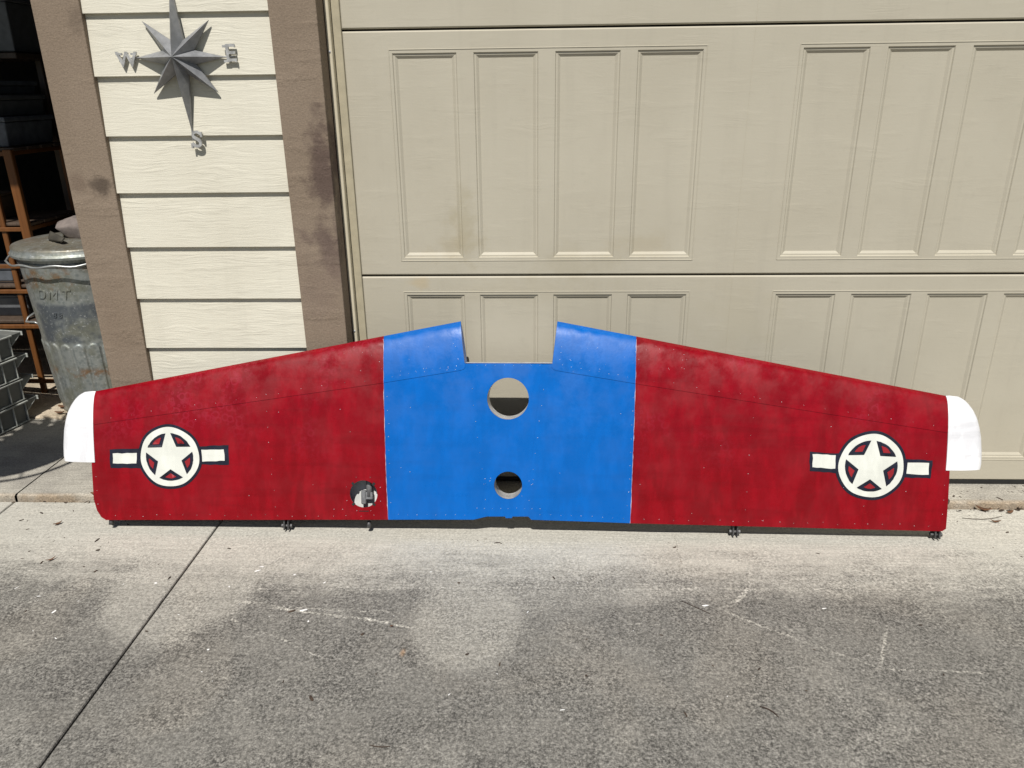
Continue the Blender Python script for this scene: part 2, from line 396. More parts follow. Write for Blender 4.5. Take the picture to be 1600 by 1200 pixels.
for z in (2.44, 2.608):
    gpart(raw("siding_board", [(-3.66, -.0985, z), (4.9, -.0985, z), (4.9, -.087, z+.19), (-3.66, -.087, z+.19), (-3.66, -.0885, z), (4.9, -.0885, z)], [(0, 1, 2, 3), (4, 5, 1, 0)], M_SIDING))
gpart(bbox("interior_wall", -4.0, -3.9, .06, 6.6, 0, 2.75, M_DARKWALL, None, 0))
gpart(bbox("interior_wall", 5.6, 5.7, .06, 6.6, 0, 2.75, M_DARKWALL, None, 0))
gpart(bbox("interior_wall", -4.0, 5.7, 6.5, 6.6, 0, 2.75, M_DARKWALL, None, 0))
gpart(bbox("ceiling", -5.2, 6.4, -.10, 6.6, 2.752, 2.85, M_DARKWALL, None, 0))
rf = gpart(raw("roof", [(-5.3, -.30, 2.86), (6.5, -.30, 2.86), (6.5, 3.3, 4.2), (-5.3, 3.3, 4.2), (6.5, 6.9, 2.86), (-5.3, 6.9, 2.86)], [(0, 1, 2, 3), (3, 2, 4, 5)], simple("grey shingle", (.08, .08, .08), .9)))
gpart(bbox("trim_board", -5.3, 6.5, -.30, -.27, 2.74, 2.87, M_TRIM))
# door stop and seal flap at the left side of the closed door (and its right side)
for (a, b, s) in ((-.186, -.172, 1), (4.751, 4.764, -1)):
    gpart(bbox("door_stop", a, b, -.0315, .03, .004, HEAD-.002, M_STOP, None, .002))
gpart(bbox("seal_flap", -.1715, -.1465, -.006, .004, .004, HEAD-.004, M_FLAP, None, .0015))
gpart(bbox("seal_flap", 4.727, 4.7505, -.006, .004, .004, HEAD-.004, M_FLAP, None, .0015))
gpart(bbox("jamb", -.199, -.1715, .0305, .06, .004, HEAD-.004, M_TRIM, None, 0))
bm = bmesh.new()
for (x, z) in ((-.1795, .585), (-.1795, 1.45), (-.1795, .18)):
    bm = bmesh.new(); bmesh.ops.create_uvsphere(bm, u_segments=8, v_segments=5, radius=.0035, matrix=Matrix.Translation((x, -.0315, z)))
    gpart(obj("nail_head", bm, M_RIVET))

# ------------------------------------------------------------------ garage door
gd = empty("garage_door", (2.3, .02, 0)); tag(gd, "wide closed beige garage door with rows of tall recessed panels", "garage door")
GX0, GX1 = -.147, 4.728; GP = 1.2192; PW, PP = .194, .2447
SECT = [(.020, .7630), (.7690, 1.5060), (1.5120, 2.255)]
PXS = [(g_*GP+i*PP, g_*GP+i*PP+PW) for g_ in range(4) for i in range(4)]
panel_me = {}
def panel_mesh(W, H):
    prof = [(0, 0), (.0025, .0038), (.0075, .0042), (.0155, .0095), (.0175, .0095)]
    V = []; Fc = []
    for d, y in prof:
        V += [(d, y, d), (W-d, y, d), (W-d, y, H-d), (d, y, H-d)]
    for k in range(len(prof)-1):
        for e in range(4):
            a, b = k*4+e, k*4+(e+1) % 4; Fc.append((a, b, b+4, a+4))
    k = (len(prof)-1)*4; Fc.append((k, k+1, k+2, k+3))
    me = bpy.data.meshes.new("panel"); me.from_pydata(V, [], Fc); me.update(); me.materials.append(M_DOOR)
    return me
for si, (z0, z1) in enumerate(SECT):
    H = z1-z0
    pb = (.090, .0573, .16)[si]; pt = .0615
    ch = .004
    xs = [GX0, GX0+ch] + [v for ab in PXS for v in ab] + [GX1-ch, GX1]
    zs = [z0, z0+ch, z0+pb, z1-pt, z1-ch, z1]
    V = []; Fc = []; idx = {}
    for i, x in enumerate(xs):
        for j, z in enumerate(zs):
            y = 0.0 if (0 < i < len(xs)-1 and 0 < j < len(zs)-1) else .004
            idx[i, j] = len(V); V.append((x, y, z))
    for i in range(len(xs)-1):
        for j in range(len(zs)-1):
            if j == 2 and i >= 2 and i % 2 == 0 and i < len(xs)-3: continue      # panel opening
            Fc.append((idx[i, j], idx[i+1, j], idx[i+1, j+1], idx[i, j+1]))
    # back and rim
    n0 = len(V); V += [(GX0, .045, z0), (GX1, .045, z0), (GX1, .045, z1), (GX0, .045, z1)]
    Fc += [(n0+3, n0+2, n0+1, n0)]
    I, J = len(xs)-1, len(zs)-1
    Fc += [tuple([idx[i, J] for i in range(I+1)]+[n0+2, n0+3]), tuple([idx[i, 0] for i in range(I, -1, -1)]+[n0, n0+1]),
           tuple([idx[0, j] for j in range(J+1)]+[n0+3, n0]), tuple([idx[I, j] for j in range(J, -1, -1)]+[n0+1, n0+2])]
    sec = child(raw("section", V, Fc, M_DOOR), gd)
    key = round(H-pb-pt, 3)
    if key not in panel_me: panel_me[key] = panel_mesh(PW, H-pb-pt)
    for (a, b) in PXS:
        pn = bpy.data.objects.new("panel", panel_me[key]); COL.objects.link(pn); pn.parent = sec; pn.location = (a, 0, z0+pb)
    bm = bmesh.new()                                       # thin raised bead round each group of four panels
    for g_ in range(4):
        xa, xb = g_*GP-.0085, g_*GP+3*PP+PW+.0085; za, zb = z0+pb-.0085, z1-pt+.0085; t = .003
        for q in ((xa, xb, zb, zb+t), (xa, xb, za-t, za), (xa-t, xa, za-t, zb+t), (xb, xb+t, za-t, zb+t)):
            box(bm, q[0], q[1], -.0014, .001, q[2], q[3], .0007)
    obj("bead", bm, M_DOOR, sec)
    # faint vertical stile seams between the groups
    bm = bmesh.new()
    for g_ in range(1, 4):
        xx = g_*GP-.145; box(bm, xx-.0011, xx+.0011, -.0008, .001, z0+.006, z1-.006, 0)
    obj("stile_seam", bm, M_DOOR, sec)
child(bbox("bottom_seal", GX0, GX1, .004, .045, .0005, .0205, M_SEAL, None, .004, 2), gd)

# ------------------------------------------------------------------ stabiliser
WO = Vector((.36, -.307, .012)); WS = Vector((.99996951, -.00780882, 0)); WU = Vector((.00228302, .29235464, .95630725)); WN = Vector((-.00746764, -.95627809, .29236355))
tail = empty("aircraft_tailplane", WO); tag(tail, "red and blue aircraft tailplane with white tips and star roundels leaning on the garage", "aircraft part")
tail.matrix_world = Matrix((WS, -WN, WU)).transposed().to_4x4(); 
mw = tail.matrix_world.copy(); mw.translation = WO; tail.matrix_world = mw
# local axes: x span, y towards the building (front skin is -y), z up the chord
LEP = [(-1.3966, .4252), (-.1716, .6595), (.1397, .6598), (1.3725, .4254)]
def interp(x, P):
    if x <= P[0][0]:
        (a, b), (c, d) = P[0], P[1]; return b+(d-b)*(x-a)/(c-a)
    for (a, b), (c, d) in zip(P, P[1:]):
        if x <= c: return b+(d-b)*(x-a)/(c-a)
    (a, b), (c, d) = P[-2], P[-1]; return d+(d-b)*(x-c)/(c-a)
def naca(x): return 10*(.2969*sqrt(x)-.126*x-.3516*x*x+.2843*x**3-.1015*x**4)
def cle(s): return interp(s, LEP)
def half(s, c):
    x = min(1, max(0, 1-c/cle(s))); T = .05-.016*min(1.05, abs(s)/1.4)
    return T*naca(.62*x)
def wob(s, c): return .0010*sin(s*17+c*5)*sin(c*14+s*3)
def front(s, c, off=0.0): return (s, -(half(s, c)+off+(wob(s, c) if c < cle(s)*.93 else 0)), c)
BOT = [(-1.3545, -.0004), (-.4072, .015), (-.1279, .0193), (-.0842, .0306), (-.0252, .0315), (-.0242, .0262), (-.0035, .0265), (-.0025, .0318), (.0491, .0324), (.0584, .0218), (.3758, .0136), (1.1838, .0005), (1.3592, -.0017)]
EDGER = [(1.3705, .0068), (1.3705, .1926), (1.3715, .4254)]
EDGEL = [(-1.3955, .4252), (-1.3915, .1909), (-1.3912, .0702), (-1.3826, .0321), (-1.3691, .0093)]
NOTCH = [(.1397, .6598), (.124, .5265), (-.1554, .5265), (-.1716, .6595)]
def densify(P, step=.02):
    out = []
    for a, b in zip(P, P[1:]+P[:1]):
        n = max(1, int(math.hypot(b[0]-a[0], b[1]-a[1])/step))
        for k in range(n): out.append((a[0]+(b[0]-a[0])*k/n, a[1]+(b[1]-a[1])*k/n))
    return out
OUT = BOT+EDGER+NOTCH+EDGEL
def circ(cx, cy, r, n): return [(cx+r*cos(2*pi*k/n), cy+r*sin(2*pi*k/n)) for k in range(n)]
H1 = circ(-.0165, .414, .0665, 48); H2 = circ(-.0158, .1345, .0452, 40); H3 = circ(-.4860, .0998, .0452, 40)
SEAML = [(-1.3975, .3170), (-.415, .4624), (-.168, .5035), (-.1575, .5075), (-.1525, .5150), (-.1520, .5265)]
SEAMR = [(.1205, .5265), (.1210, .5150), (.1260, .5080), (.1370, .5040), (.3886, .4631), (1.3720, .3115)]
PL = [(-.4215, .6107), (-.4185, .59), (-.4072, .0150)]; PR = [(.3913, .6112), (.3890, .58), (.3758, .0136)]
V1 = [(-.1290, .5265), (-.0718, .0308)]; V2 = [(.0915, .5265), (.0398, .0324)]
class Tri: pass
def cdt(loops, lines, extra):
    V = []; Ed = []
    def addp(P, closed):
        b = len(V); V.extend(Vector(q) for q in P)
        for i in range(len(P)-1): Ed.append((b+i, b+i+1))
        if closed: Ed.append((b+len(P)-1, b))
    for L_ in loops: addp(L_, True)
    for L_ in lines: addp(L_, False)
    V.extend(Vector(q) for q in extra)
    r = delaunay_2d_cdt(V, Ed, [], 0, 1e-5)
    return r[0], r[2]
def dl(P, step=.02):
    out = []
    for a, b in zip(P, P[1:]):
        n = max(1, int(math.hypot(b[0]-a[0], b[1]-a[1])/step))
        for k in range(n): out.append((a[0]+(b[0]-a[0])*k/n, a[1]+(b[1]-a[1])*k/n))
    return out+[P[-1]]
OUTD = densify(OUT, .018)
xs_ = [.0015, .004, .009, .017, .028, .043, .062, .085, .115, .15, .19, .24, .29, .34, .39, .44, .49, .54, .60, .66, .72, .78, .84, .90, .96]
extra = []
s = -1.375
while s < 1.36:
    cl = cle(s)
    for x in xs_: extra.append((s, cl*(1-x)))
    s += .0245
extra = [q for q in extra if inpoly(q[0], q[1], OUT)]
VV, FF = cdt([OUTD, H1, H2, H3], [dl(SEAML), dl(SEAMR), dl(PL), dl(PR), dl(V1), dl(V2)], extra)
def above(P, s, c): return c > interp(s, P)
def side(P, s, c):      # line running downwards: x of the line at height c
    Q = sorted([(b, a) for a, b in P]); return s - interp(c, Q)
PRIM = {}
for f in FF:
    for tri in ([f] if len(f) == 3 else [(f[0], f[k], f[k+1]) for k in range(1, len(f)-1)]):
        s = sum(VV[i].x for i in tri)/3; c = sum(VV[i].y for i in tri)/3
        if not inpoly(s, c, OUT): continue
        if inpoly(s, c, H1) or inpoly(s, c, H2) or inpoly(s, c, H3): continue
        if s < -.152 and (c > interp(s, SEAML[:5])): reg = 'nl'
        elif s > .1205 and (c > interp(s, SEAMR[1:])): reg = 'nr'
        elif side(V1, s, c) < 0: reg = 'ml'
        elif side(V2, s, c) > 0: reg = 'mr'
        else: reg = 'c'
        red = side(PL, s, c) < 0 or side(PR, s, c) > 0
        PRIM.setdefault(reg, []).append((tri, 0 if red else 1))
OFF = {'nl': .0016, 'nr': .0016, 'ml': 0.0, 'mr': 0.0, 'c': .0007}
NM = {'nl': 'leading_edge_skin', 'nr': 'leading_edge_skin', 'ml': 'main_skin', 'mr': 'main_skin', 'c': 'centre_skin'}
for reg, L_ in PRIM.items():
    ids = {}; V = []; Fc = []; mi = []; ec = {}
    def gid(i):
        if i not in ids: ids[i] = len(V); V.append(front(VV[i].x, VV[i].y, OFF[reg]))
        return ids[i]
    for tri, k in L_:
        a, b, c = [gid(i) for i in tri]; Fc.append((a, b, c)); mi.append(k)
        for e in ((a, b), (b, c), (c, a)): ec.setdefault(tuple(sorted(e)), []).append((e, k))
    top = len(V); low = {}
    for key, u in ec.items():          # a 2.5 mm lip round the sheet, so that laps cast a line of shade
        if len(u) == 1:
            (a, b), k = u[0]
            for q in (a, b):
                if q not in low: low[q] = len(V); V.append((V[q][0], V[q][1]+.0025, V[q][2]))
            Fc.append((b, a, low[a], low[b])); mi.append(k)
    o = raw(NM[reg], V, Fc, [M_RED, M_BLUE], tail, mi, True); smooth_angle(o, 40)
# rear skin with the two through holes, coloured dark to deepen the inner shade
ids = {}; V = []; Fc = []
for f in FF:
    for tri in ([f] if len(f) == 3 else [(f[0], f[k], f[k+1]) for k in range(1, len(f)-1)]):
        s = sum(VV[i].x for i in tri)/3; c = sum(VV[i].y for i in tri)/3
        if not inpoly(s, c, OUT) or inpoly(s, c, H1) or inpoly(s, c, H2): continue
        t = []
        for i in tri:
            if i not in ids: ids[i] = len(V); V.append((VV[i].x, half(VV[i].x, VV[i].y), VV[i].y))
            t.append(ids[i])
        Fc.append(tuple(t[::-1]))
raw("rear_skin", V, Fc, M_STEEL, tail, None, True)
def web(name, path, mat, closed=False, inset=0.0, mats2=None):
    path = dl(path, .02) if not closed else path
    V = []; Fc = []
    for (s, c) in path:
        h_ = half(s, c); V += [(s, -h_+inset, c), (s, h_, c)]
    n = len(path)
    for i in range(n if closed else n-1):
        a, b = 2*i, 2*((i+1) % n); Fc.append((a, b, b+1, a+1))
    return raw(name, V, Fc, mat, tail)
web("spar", BOT, M_STEEL, inset=.002)
web("end_rib", [(1.3700, .0068), (1.3700, .1926), (1.3710, .4254)], M_RED, inset=.002)
web("end_rib", [(-1.3950, .4252), (-1.3910, .1909), (-1.3906, .0702), (-1.3820, .0321), (-1.3685, .0093)], M_RED, inset=.002)
web("notch_rib", [(.1397, .6590), (.124, .5265)], M_BLUE); web("notch_rib", [(-.1554, .5265), (-.1716, .6590)], M_BLUE)
web("notch_web", [(.124, .5262), (-.1554, .5262)], M_ALU, inset=-.0025)
web("hole_flange", circ(-.0165, .414, .0662, 48), M_ALU, True, .001); web("hole_flange", circ(-.0158, .1345, .0449, 40), M_ALU, True, .001)
# fairings at the two ends
TL = [(-1.397, .4275), (-1.4261, .4245), (-1.4450, .4140), (-1.4585, .4015), (-1.4740, .3810), (-1.4870, .3564), (-1.4960, .3260), (-1.5020, .2961), (-1.5062, .2444), (-1.5066, .2010), (-1.5040, .1952)]
def tip(sgn):
    V = []; Fc = []
    Pq = [(a if sgn < 0 else -a-.0215, b) for a, b in TL]
    byc = sorted([(b, a) for a, b in Pq]); rows = 26; cols = 12
    c0, c1 = .1948, .4275
    rws = [c0+(c1-c0)*(1-(1-i/(rows-1))**1.7) for i in range(rows)]
    for fs in (-1, 1):
        for c in rws:
            so_ = interp(c, byc) if c < c1-1e-6 else (sgn*1.398 if sgn < 0 else 1.376)
            si_ = (-1.3845+.006*(1-(c-c0)/(c1-c0)) if sgn < 0 else 1.3635-.006*(1-(c-c0)/(c1-c0)))
            for k in range(cols):
                e = k/(cols-1); s = si_+(so_-si_)*e
                h_ = (half(si_, min(c, cle(si_)*.999))+.0030)*sqrt(max(0, 1-e**2.6))
                V.append((s, fs*h_, c))
    n = rows*cols
    for fs in range(2):
        for i in range(rows-1):
            for k in range(cols-1):
                a = fs*n+i*cols+k; q = (a, a+1, a+cols+1, a+cols)
                Fc.append(q if (fs == 0) == (sgn > 0) else q[::-1])
    for k in range(cols-1):
        Fc.append((k, n+k, n+k+1, k+1) if sgn > 0 else (k+1, n+k+1, n+k, k))
    for i in range(rows-1):
        a = i*cols; Fc.append((a, a+cols, n+a+cols, n+a) if sgn > 0 else (n+a, n+a+cols, a+cols, a))
    o = raw("tip_fairing", V, Fc, M_WHITE, tail); smooth_angle(o, 50)
tip(-1); tip(1)
# painted roundels with bars
def decal(polys, off, mat, V, Fc, mi, k):
    for P in polys:
        Pd = densify(P, .008)
        xs = [q[0] for q in P]; ys = [q[1] for q in P]; ex = []
        a = min(xs)+.01
        while a < max(xs):
            b = min(ys)+.01
            while b < max(ys):
                if inpoly(a, b, P): ex.append((a, b))
                b += .02
            a += .02
        vv, ff = cdt([Pd], [], ex); base = len(V)
        V.extend(front(v.x, v.y, off) for v in vv)
        for f in ff:
            s = sum(vv[i].x for i in f)/len(f); c = sum(vv[i].y for i in f)/len(f)
            if inpoly(s, c, P): Fc.append(tuple(base+i for i in f)); mi.append(k)
def roundel(name, cx, cy, r, tilt, bl, blw, br, brw, seed):
    rng = random.Random(seed); V = []; Fc = []; mi = []
    w1, w2 = rng.uniform(0, 6), rng.uniform(0, 6)
    def wr(t, a=.010): return 1+a*sin(3*t+w1)+a*.7*sin(7*t+w2)
    def ring(rr, n=72): return [(cx+rr*wr(2*pi*k/n)*cos(2*pi*k/n), cy+rr*wr(2*pi*k/n)*sin(2*pi*k/n)) for k in range(n)]
    def hand(P): return [(a+rng.uniform(-.0012, .0012), b+rng.uniform(-.0012, .0012)) for a, b in dl(P+P[:1], .014)[:-1]]
    decal([hand(bl), hand(br)], .0007, None, V, Fc, mi, 0)
    decal([ring(r)], .0010, None, V, Fc, mi, 0)
    decal([ring(r*.915)], .0014, None, V, Fc, mi, 1); decal([hand(blw), hand(brw)], .0014, None, V, Fc, mi, 1)
    def wedge(k, R, A, inn, shrink):
        """gap between two arms of the star"""
        t = tilt+pi/2+2*pi*k/5+pi/5
        arc = [(R*cos(t+A*(j/6-1)), R*sin(t+A*(j/6-1))) for j in range(13)]
        P = [(inn*cos(t), inn*sin(t))]+arc
        mx = sum(q[0] for q in P)/len(P); my = sum(q[1] for q in P)/len(P)
        mr_ = .60*R+.40*inn; mx, my = mr_*cos(t), mr_*sin(t)
        return [(cx+mx+(a-mx)*shrink+rng.uniform(-.0006, .0006), cy+my+(b-my)*shrink+rng.uniform(-.0006, .0006)) for a, b in P]
    for k in range(5):
        A = .53+rng.uniform(-.03, .03); inn = r*(.375+rng.uniform(-.02, .02))
        decal([wedge(k, r*.735, A, inn, 1.0)], .0026, None, V, Fc, mi, 0)
        decal([wedge(k, r*.735, A, inn, .46)], .0038, None, V, Fc, mi, 2)
    raw(name, V, [f if True else f for f in Fc], [M_NAVY, M_CREAM, M_IRED], tail, mi, True)
def q4(a, b, c, d): return [a, b, c, d]
roundel("insignia", -1.1255, .2155, .1075, radians(2),
        q4((-1.3273, .2373), (-1.3281, .1766), (-1.20, .1775), (-1.20, .2440)), q4((-1.3173, .2247), (-1.3176, .1917), (-1.2373, .1926), (-1.2359, .2277)),
        q4((-1.05, .2490), (-1.05, .1905), (-.9289, .1918), (-.9281, .2573)), q4((-1.0182, .2405), (-1.0164, .2014), (-.9414, .2054), (-.9434, .2424)), 3)
roundel("insignia", 1.1268, .2068, .1105, radians(-2.5),
        q4((.9345, .2504), (.9356, .1901), (1.06, .1800), (1.06, .2440)), q4((.9442, .2443), (.9441, .2014), (1.015, .1969), (1.0164, .2398)),
        q4((1.20, .2330), (1.20, .1720), (1.3125, .1687), (1.3174, .2247)), q4((1.2391, .219), (1.2368, .1823), (1.305, .1799), (1.3049, .2175)), 5)
# thin pale ridge where the two colours meet
M_EDGE = simple("pale paint ridge", (.42, .40, .50), .5, var=.4, sc=40)
for P_ in (PL, PR):
    V = []; Fc = []; pts_ = dl(P_, .012); rng = random.Random(21)
    for (a_, c_) in pts_:
        c_ = min(c_, cle(a_)*.985); wv = rng.uniform(-.0006, .0006); hw = max(.0001, rng.uniform(-.0003, .0010))
        V += [front(a_+wv-hw, c_, .0024), front(a_+wv+hw, c_, .0024)]
    for i in range(len(pts_)-1): Fc.append((2*i, 2*i+1, 2*i+3, 2*i+2))
    raw("paint_edge", V, Fc, M_EDGE, tail)
# rivets
RV = []
def row(a, b, n, j=.0015):
    for k in range(n):
        t = (k+.5)/n; RV.append((a[0]+(b[0]-a[0])*t+random.uniform(-j, j), a[1]+(b[1]-a[1])*t+random.uniform(-j, j)))
row((-1.34, .016), (-.43, .030), 20, .004); row((-.39, .032), (-.14, .036), 8); row((.07, .040), (.37, .030), 9); row((.40, .030), (1.34, .016), 20, .004)
row((-1.36, .336), (-.44, .475), 13, .004); row((-.40, .480), (-.17, .520), 9); row((.14, .523), (.375, .482), 8); row((.41, .478), (1.35, .330), 14, .004)
row((-.404, .44), (-.396, .05), 9); row((.380, .44), (.366, .05), 9)
row((-.135, .47), (-.085, .06), 8); row((.098, .47), (.050, .06), 8); row((-.13, .520), (.10, .520), 8)
row((-.19, .61), (-.175, .53), 4); row((.158, .61), (.145, .53), 4)
row((-.78, .03), (-.80, .45), 8, .004); row((.74, .03), (.76, .45), 7, .004); row((-1.375, .03), (-1.38, .17), 3); row((1.355, .03), (1.355, .17), 3)
row((-.13, .058), (.10, .060), 9); RV += [(-.09, .155), (-.075, .148), (-.088, .14), (.065, .155), (.052, .15), (.063, .14)]
for k in range(8): RV.append((-.486+.060*cos(k*pi/4+.39), .0998+.060*sin(k*pi/4+.39)))
for k in range(46): RV.append((random.choice((-1, 1))*random.uniform(.18, .55), random.uniform(.50, .60)))
for k in range(26): RV.append((random.uniform(-1.3, 1.3), random.uniform(.03, .40)))
bm = bmesh.new()
for (s, c) in RV:
    if not inpoly(s, c, OUT) or inpoly(s, c, H1) or inpoly(s, c, H2) or inpoly(s, c, H3) or c > cle(s)*.97: continue
    P0 = front(s, c, .0012); rr = random.uniform(.0008, .0015)
    bmesh.ops.create_icosphere(bm, subdivisions=1, radius=rr, matrix=Matrix.Translation(P0) @ Matrix.Diagonal((1, .55, 1, 1)))
o = obj("rivets", bm, M_RIVET, tail, True); tag(o, kind='stuff')
# hinge fittings that stand on the concrete
def fitting(s, big=1.0, both=True):
    y0 = .0; b = empty("hinge_bracket", (s, y0, -.005), tail)
    h_ = half(s, .02)
    for dx in (-.009, .004):
        bm = bmesh.new(); box(bm, dx, dx+.005, -.020, .014, -.027*big, .012, .0015); obj("lug", bm, M_STEEL, b)
    bm = bmesh.new(); tube(bm, [(-.020*big, -.006, -.013*big), (.018*big, -.006, -.013*big)], .0052, 10); obj("bolt", bm, M_STEEL, b, True)
    for dx in (-.017*big, .016*big):
        bm = bmesh.new(); tube(bm, [(dx-.003, -.006, -.013*big), (dx+.003, -.006, -.013*big)], .0075, 6); obj("nut", bm, M_STEEL, b)
for s, bg_ in ((-.7503, .88), (.7148, .88), (1.3500, .92)): fitting(s, bg_)
for s in (-1.345, -.4754):
    bm = bmesh.new(); tube(bm, [(s, -.012, -.018), (s, -.012, .004)], [.008, .006], 8); obj("stud", bm, M_STEEL, tail, True)
# what shows inside the small access hole, and its four lugs
raw("sun_catch_plate", [(-.56, .010, .02), (-.42, .010, .02), (-.42, .010, .19), (-.56, .010, .19)], [(0, 1, 2, 3)], M_PRIMER, tail)  # added plate, set close behind the hole so the sun patch shows larger
bm = bmesh.new(); tube(bm, [(-.4745, -.006, .165), (-.4745, -.006, .085)], .0105, 12); obj("push_rod", bm, M_FIT, tail, True)
bm = bmesh.new(); box(bm, -.500, -.484, -.016, -.002, .060, .106, .003); box(bm, -.486, -.462, -.015, -.003, .076, .100, .002)

obj("crank_bracket", bm, M_FIT, tail)
bm = bmesh.new()
for k in range(4):
    a = pi/4+k*pi/2; ca, sa = -.486+.0475*cos(a), .0998+.0475*sin(a); P0 = Vector(front(ca, sa, .0006))
    bm = bmesh.new(); box(bm, -.005, .005, -.0008, .0008, -.004, .004, 0, Matrix.Translation(P0) @ Matrix.Rotation(-a, 4, 'Y')); obj("lug_plate", bm, M_SEAL, tail)
bm = bmesh.new(); P0 = Vector(front(-.486, .043, .0004)); box(bm, -.016, .016, -.0006, .0006, -.0012, .0012, 0, Matrix.Translation(P0)); obj("slot", bm, M_SEAL, tail)

# ------------------------------------------------------------------ compass star on the siding
M_ZINC = None
g = G("weathered grey steel", .45, .25); p = g.pos()
g.col(g.mix(g.mr(g.noise(p, 30, 5, .65), .3, .7), (.20, .205, .21), (.30, .305, .315))); g.rough(g.mr(g.noise(p, 55, 4), .3, .7, .30, .52)); g.nrm(g.bump(g.noise(p, 120, 3), .12, .003)); M_ZINC = g.mat
cmp_ = empty("compass_star", (-.598, -.1045, 1.437)); tag(cmp_, "grey metal compass star with letters hanging on the cream siding", "wall ornament")
def point(ang, L_, hub=.052, wv=.0):
    """one point of the star: two facets that meet in a raised ridge"""
    c_ = Vector((0, -.062, 0)); a0, a1 = ang-pi/8, ang+pi/8
    t = Vector((L_*sin(ang), -.002, L_*cos(ang))); v0 = Vector((hub*sin(a0), -.012, hub*cos(a0))); v1 = Vector((hub*sin(a1), -.012, hub*cos(a1)))
    b0 = v0+Vector((0, .011, 0)); b1 = v1+Vector((0, .011, 0)); tb = t+Vector((0, .004, 0))
    return raw("point", [c_, t, v0, v1, b0, b1, tb], [(0, 1, 2), (0, 3, 1), (2, 1, 6, 4), (1, 3, 5, 6)], M_ZINC, cmp_)
for k in range(8):
    L_ = {0: .205, 4: .205, 2: .133, 6: .133}.get(k, .137)
    point(k*pi/4, L_, .049)
def letter(ch, x, z, hgt):
    cu = bpy.data.curves.new("letter", 'FONT'); cu.body = ch; cu.size = hgt*1.42; cu.extrude = .0035; cu.align_x = 'CENTER'; cu.align_y = 'CENTER'; cu.offset = .0009
    o = bpy.data.objects.new("tmp", cu); COL.objects.link(o)
    dg = bpy.context.evaluated_depsgraph_get(); me = bpy.data.meshes.new_from_object(o.evaluated_get(dg)); bpy.data.objects.remove(o)
    bm = bmesh.new(); bm.from_mesh(me)
    # slab serifs
    def ser(a, b, c, d): box(bm, a*hgt, b*hgt, c*hgt, d*hgt, -.0034, .0034, 0)
    if ch == 'W': ser(-.74, -.30, .34, .48); ser(-.12, .14, .34, .48); ser(.34, .74, .34, .48)
    if ch == 'E': ser(-.46, -.10, .36, .50); ser(-.46, -.10, -.50, -.36); ser(.25, .33, .36, .50); ser(.27, .36, -.50, -.34)
    if ch == 'S': ser(.26, .38, .18, .50); ser(-.40, -.28, -.50, -.18)
    if ch == 'N': ser(-.52, -.20, .36, .50); ser(.24, .54, .36, .50); ser(-.52, -.20, -.50, -.36)
    bmesh.ops.transform(bm, matrix=Matrix.Translation((x, -.004, z)) @ Matrix.Rotation(pi/2, 4, 'X'), verts=bm.verts)
    bmesh.ops.triangulate(bm, faces=bm.faces)
    me2 = bpy.data.meshes.new("letter"); bm.to_mesh(me2); bm.free(); bpy.data.meshes.remove(me)
    return link("letter", me2, M_ZINC2, cmp_)
M_ZINC2 = simple("pale grey cast letters", (.42, .42, .41), .5, .35, var=.25, sc=60, bump=.2)
letter('W', -.158, -.006, .041); letter('E', .149, .008, .046); letter('S', .0125, -.229, .047); letter('N', .0, .235, .052)
bm = bmesh.new()
for a in (0, pi/2, pi, 3*pi/2):
    L_ = .23 if a in (0, pi) else .155
    bm = bmesh.new(); tube(bm, [(L_*.4*sin(a), .002, L_*.4*cos(a)), (L_*sin(a), -.001, L_*cos(a))], .0022, 6); obj("letter_rod", bm, M_ZINC, cmp_)
bm = bmesh.new(); tube(bm, [(0, -.04, 0), (0, .012, 0)], .004, 6); obj("mounting_pin", bm, M_ZINC, cmp_)

# ------------------------------------------------------------------ galvanised bin with lid, rock, roll
def galv():
    g = G("galvanised steel", .42, .55); p = g.pos(); x, y, z = g.sep(p)[0:3]
    sp = g.voro(p, 60); n1 = g.noise(p, 9, 5, .65); n2 = g.noise(g.scale(p, (9, 9, 2.5)), 1.0, 4, .6)
    c = g.mix(g.mr(sp, .1, .7), (.23, .255, .25), (.34, .36, .345))
    c = g.mix(g.math('MULTIPLY', g.mr(n1, .42, .66), .75), c, (.175, .175, .125))
    c = g.mix(g.math('MULTIPLY', g.mr(z, .735, .75), g.mr(g.noise(p, 17, 4, .7), .35, .6, .35, .9)), c, (.20, .175, .13))
    c = g.mix(g.math('MULTIPLY', g.mr(n2, .52, .7), .5), c, (.33, .34, .31))
    label_ = g.math('MULTIPLY', g.math('MULTIPLY', g.mr(z, .335, .36), g.mr(z, .51, .53, 1, 0)), g.math('MULTIPLY', g.mr(x, -1.70, -1.67), g.mr(g.noise(p, 11, 4, .6), .36, .55, .05, 1.0)))
    c = g.mix(g.math('MULTIPLY', label_, .75), c, (.085, .10, .125))
    rz = g.math('MULTIPLY', g.mr(g.noise(p, 13, 5, .7), .47, .66), g.math('MAXIMUM', g.mr(g.math('ABSOLUTE', g.math('SUBTRACT', z, .63)), .02, .07, 1, 0), g.mr(g.math('ABSOLUTE', g.math('SUBTRACT', z, .205)), .01, .04, 1, 0)))
    c = g.mix(g.math('MULTIPLY', rz, .85), c, (.24, .115, .035))
    wh = g.mr(g.noise(p, 95, 3, .7), .60, .68)
    c = g.mix(g.math('MULTIPLY', wh, .55), c, (.62, .63, .62))
    g.col(c); g.rough(g.mr(n1, .3, .7, .36, .62)); g.nrm(g.bump(g.math('ADD', g.noise(p, 18, 4), g.math('MULTIPLY', g.noise(p, 120, 2), .3)), .25, .004))
    return g.mat
M_GALV = galv()
BX, BY = -1.555, .785; BH = .735
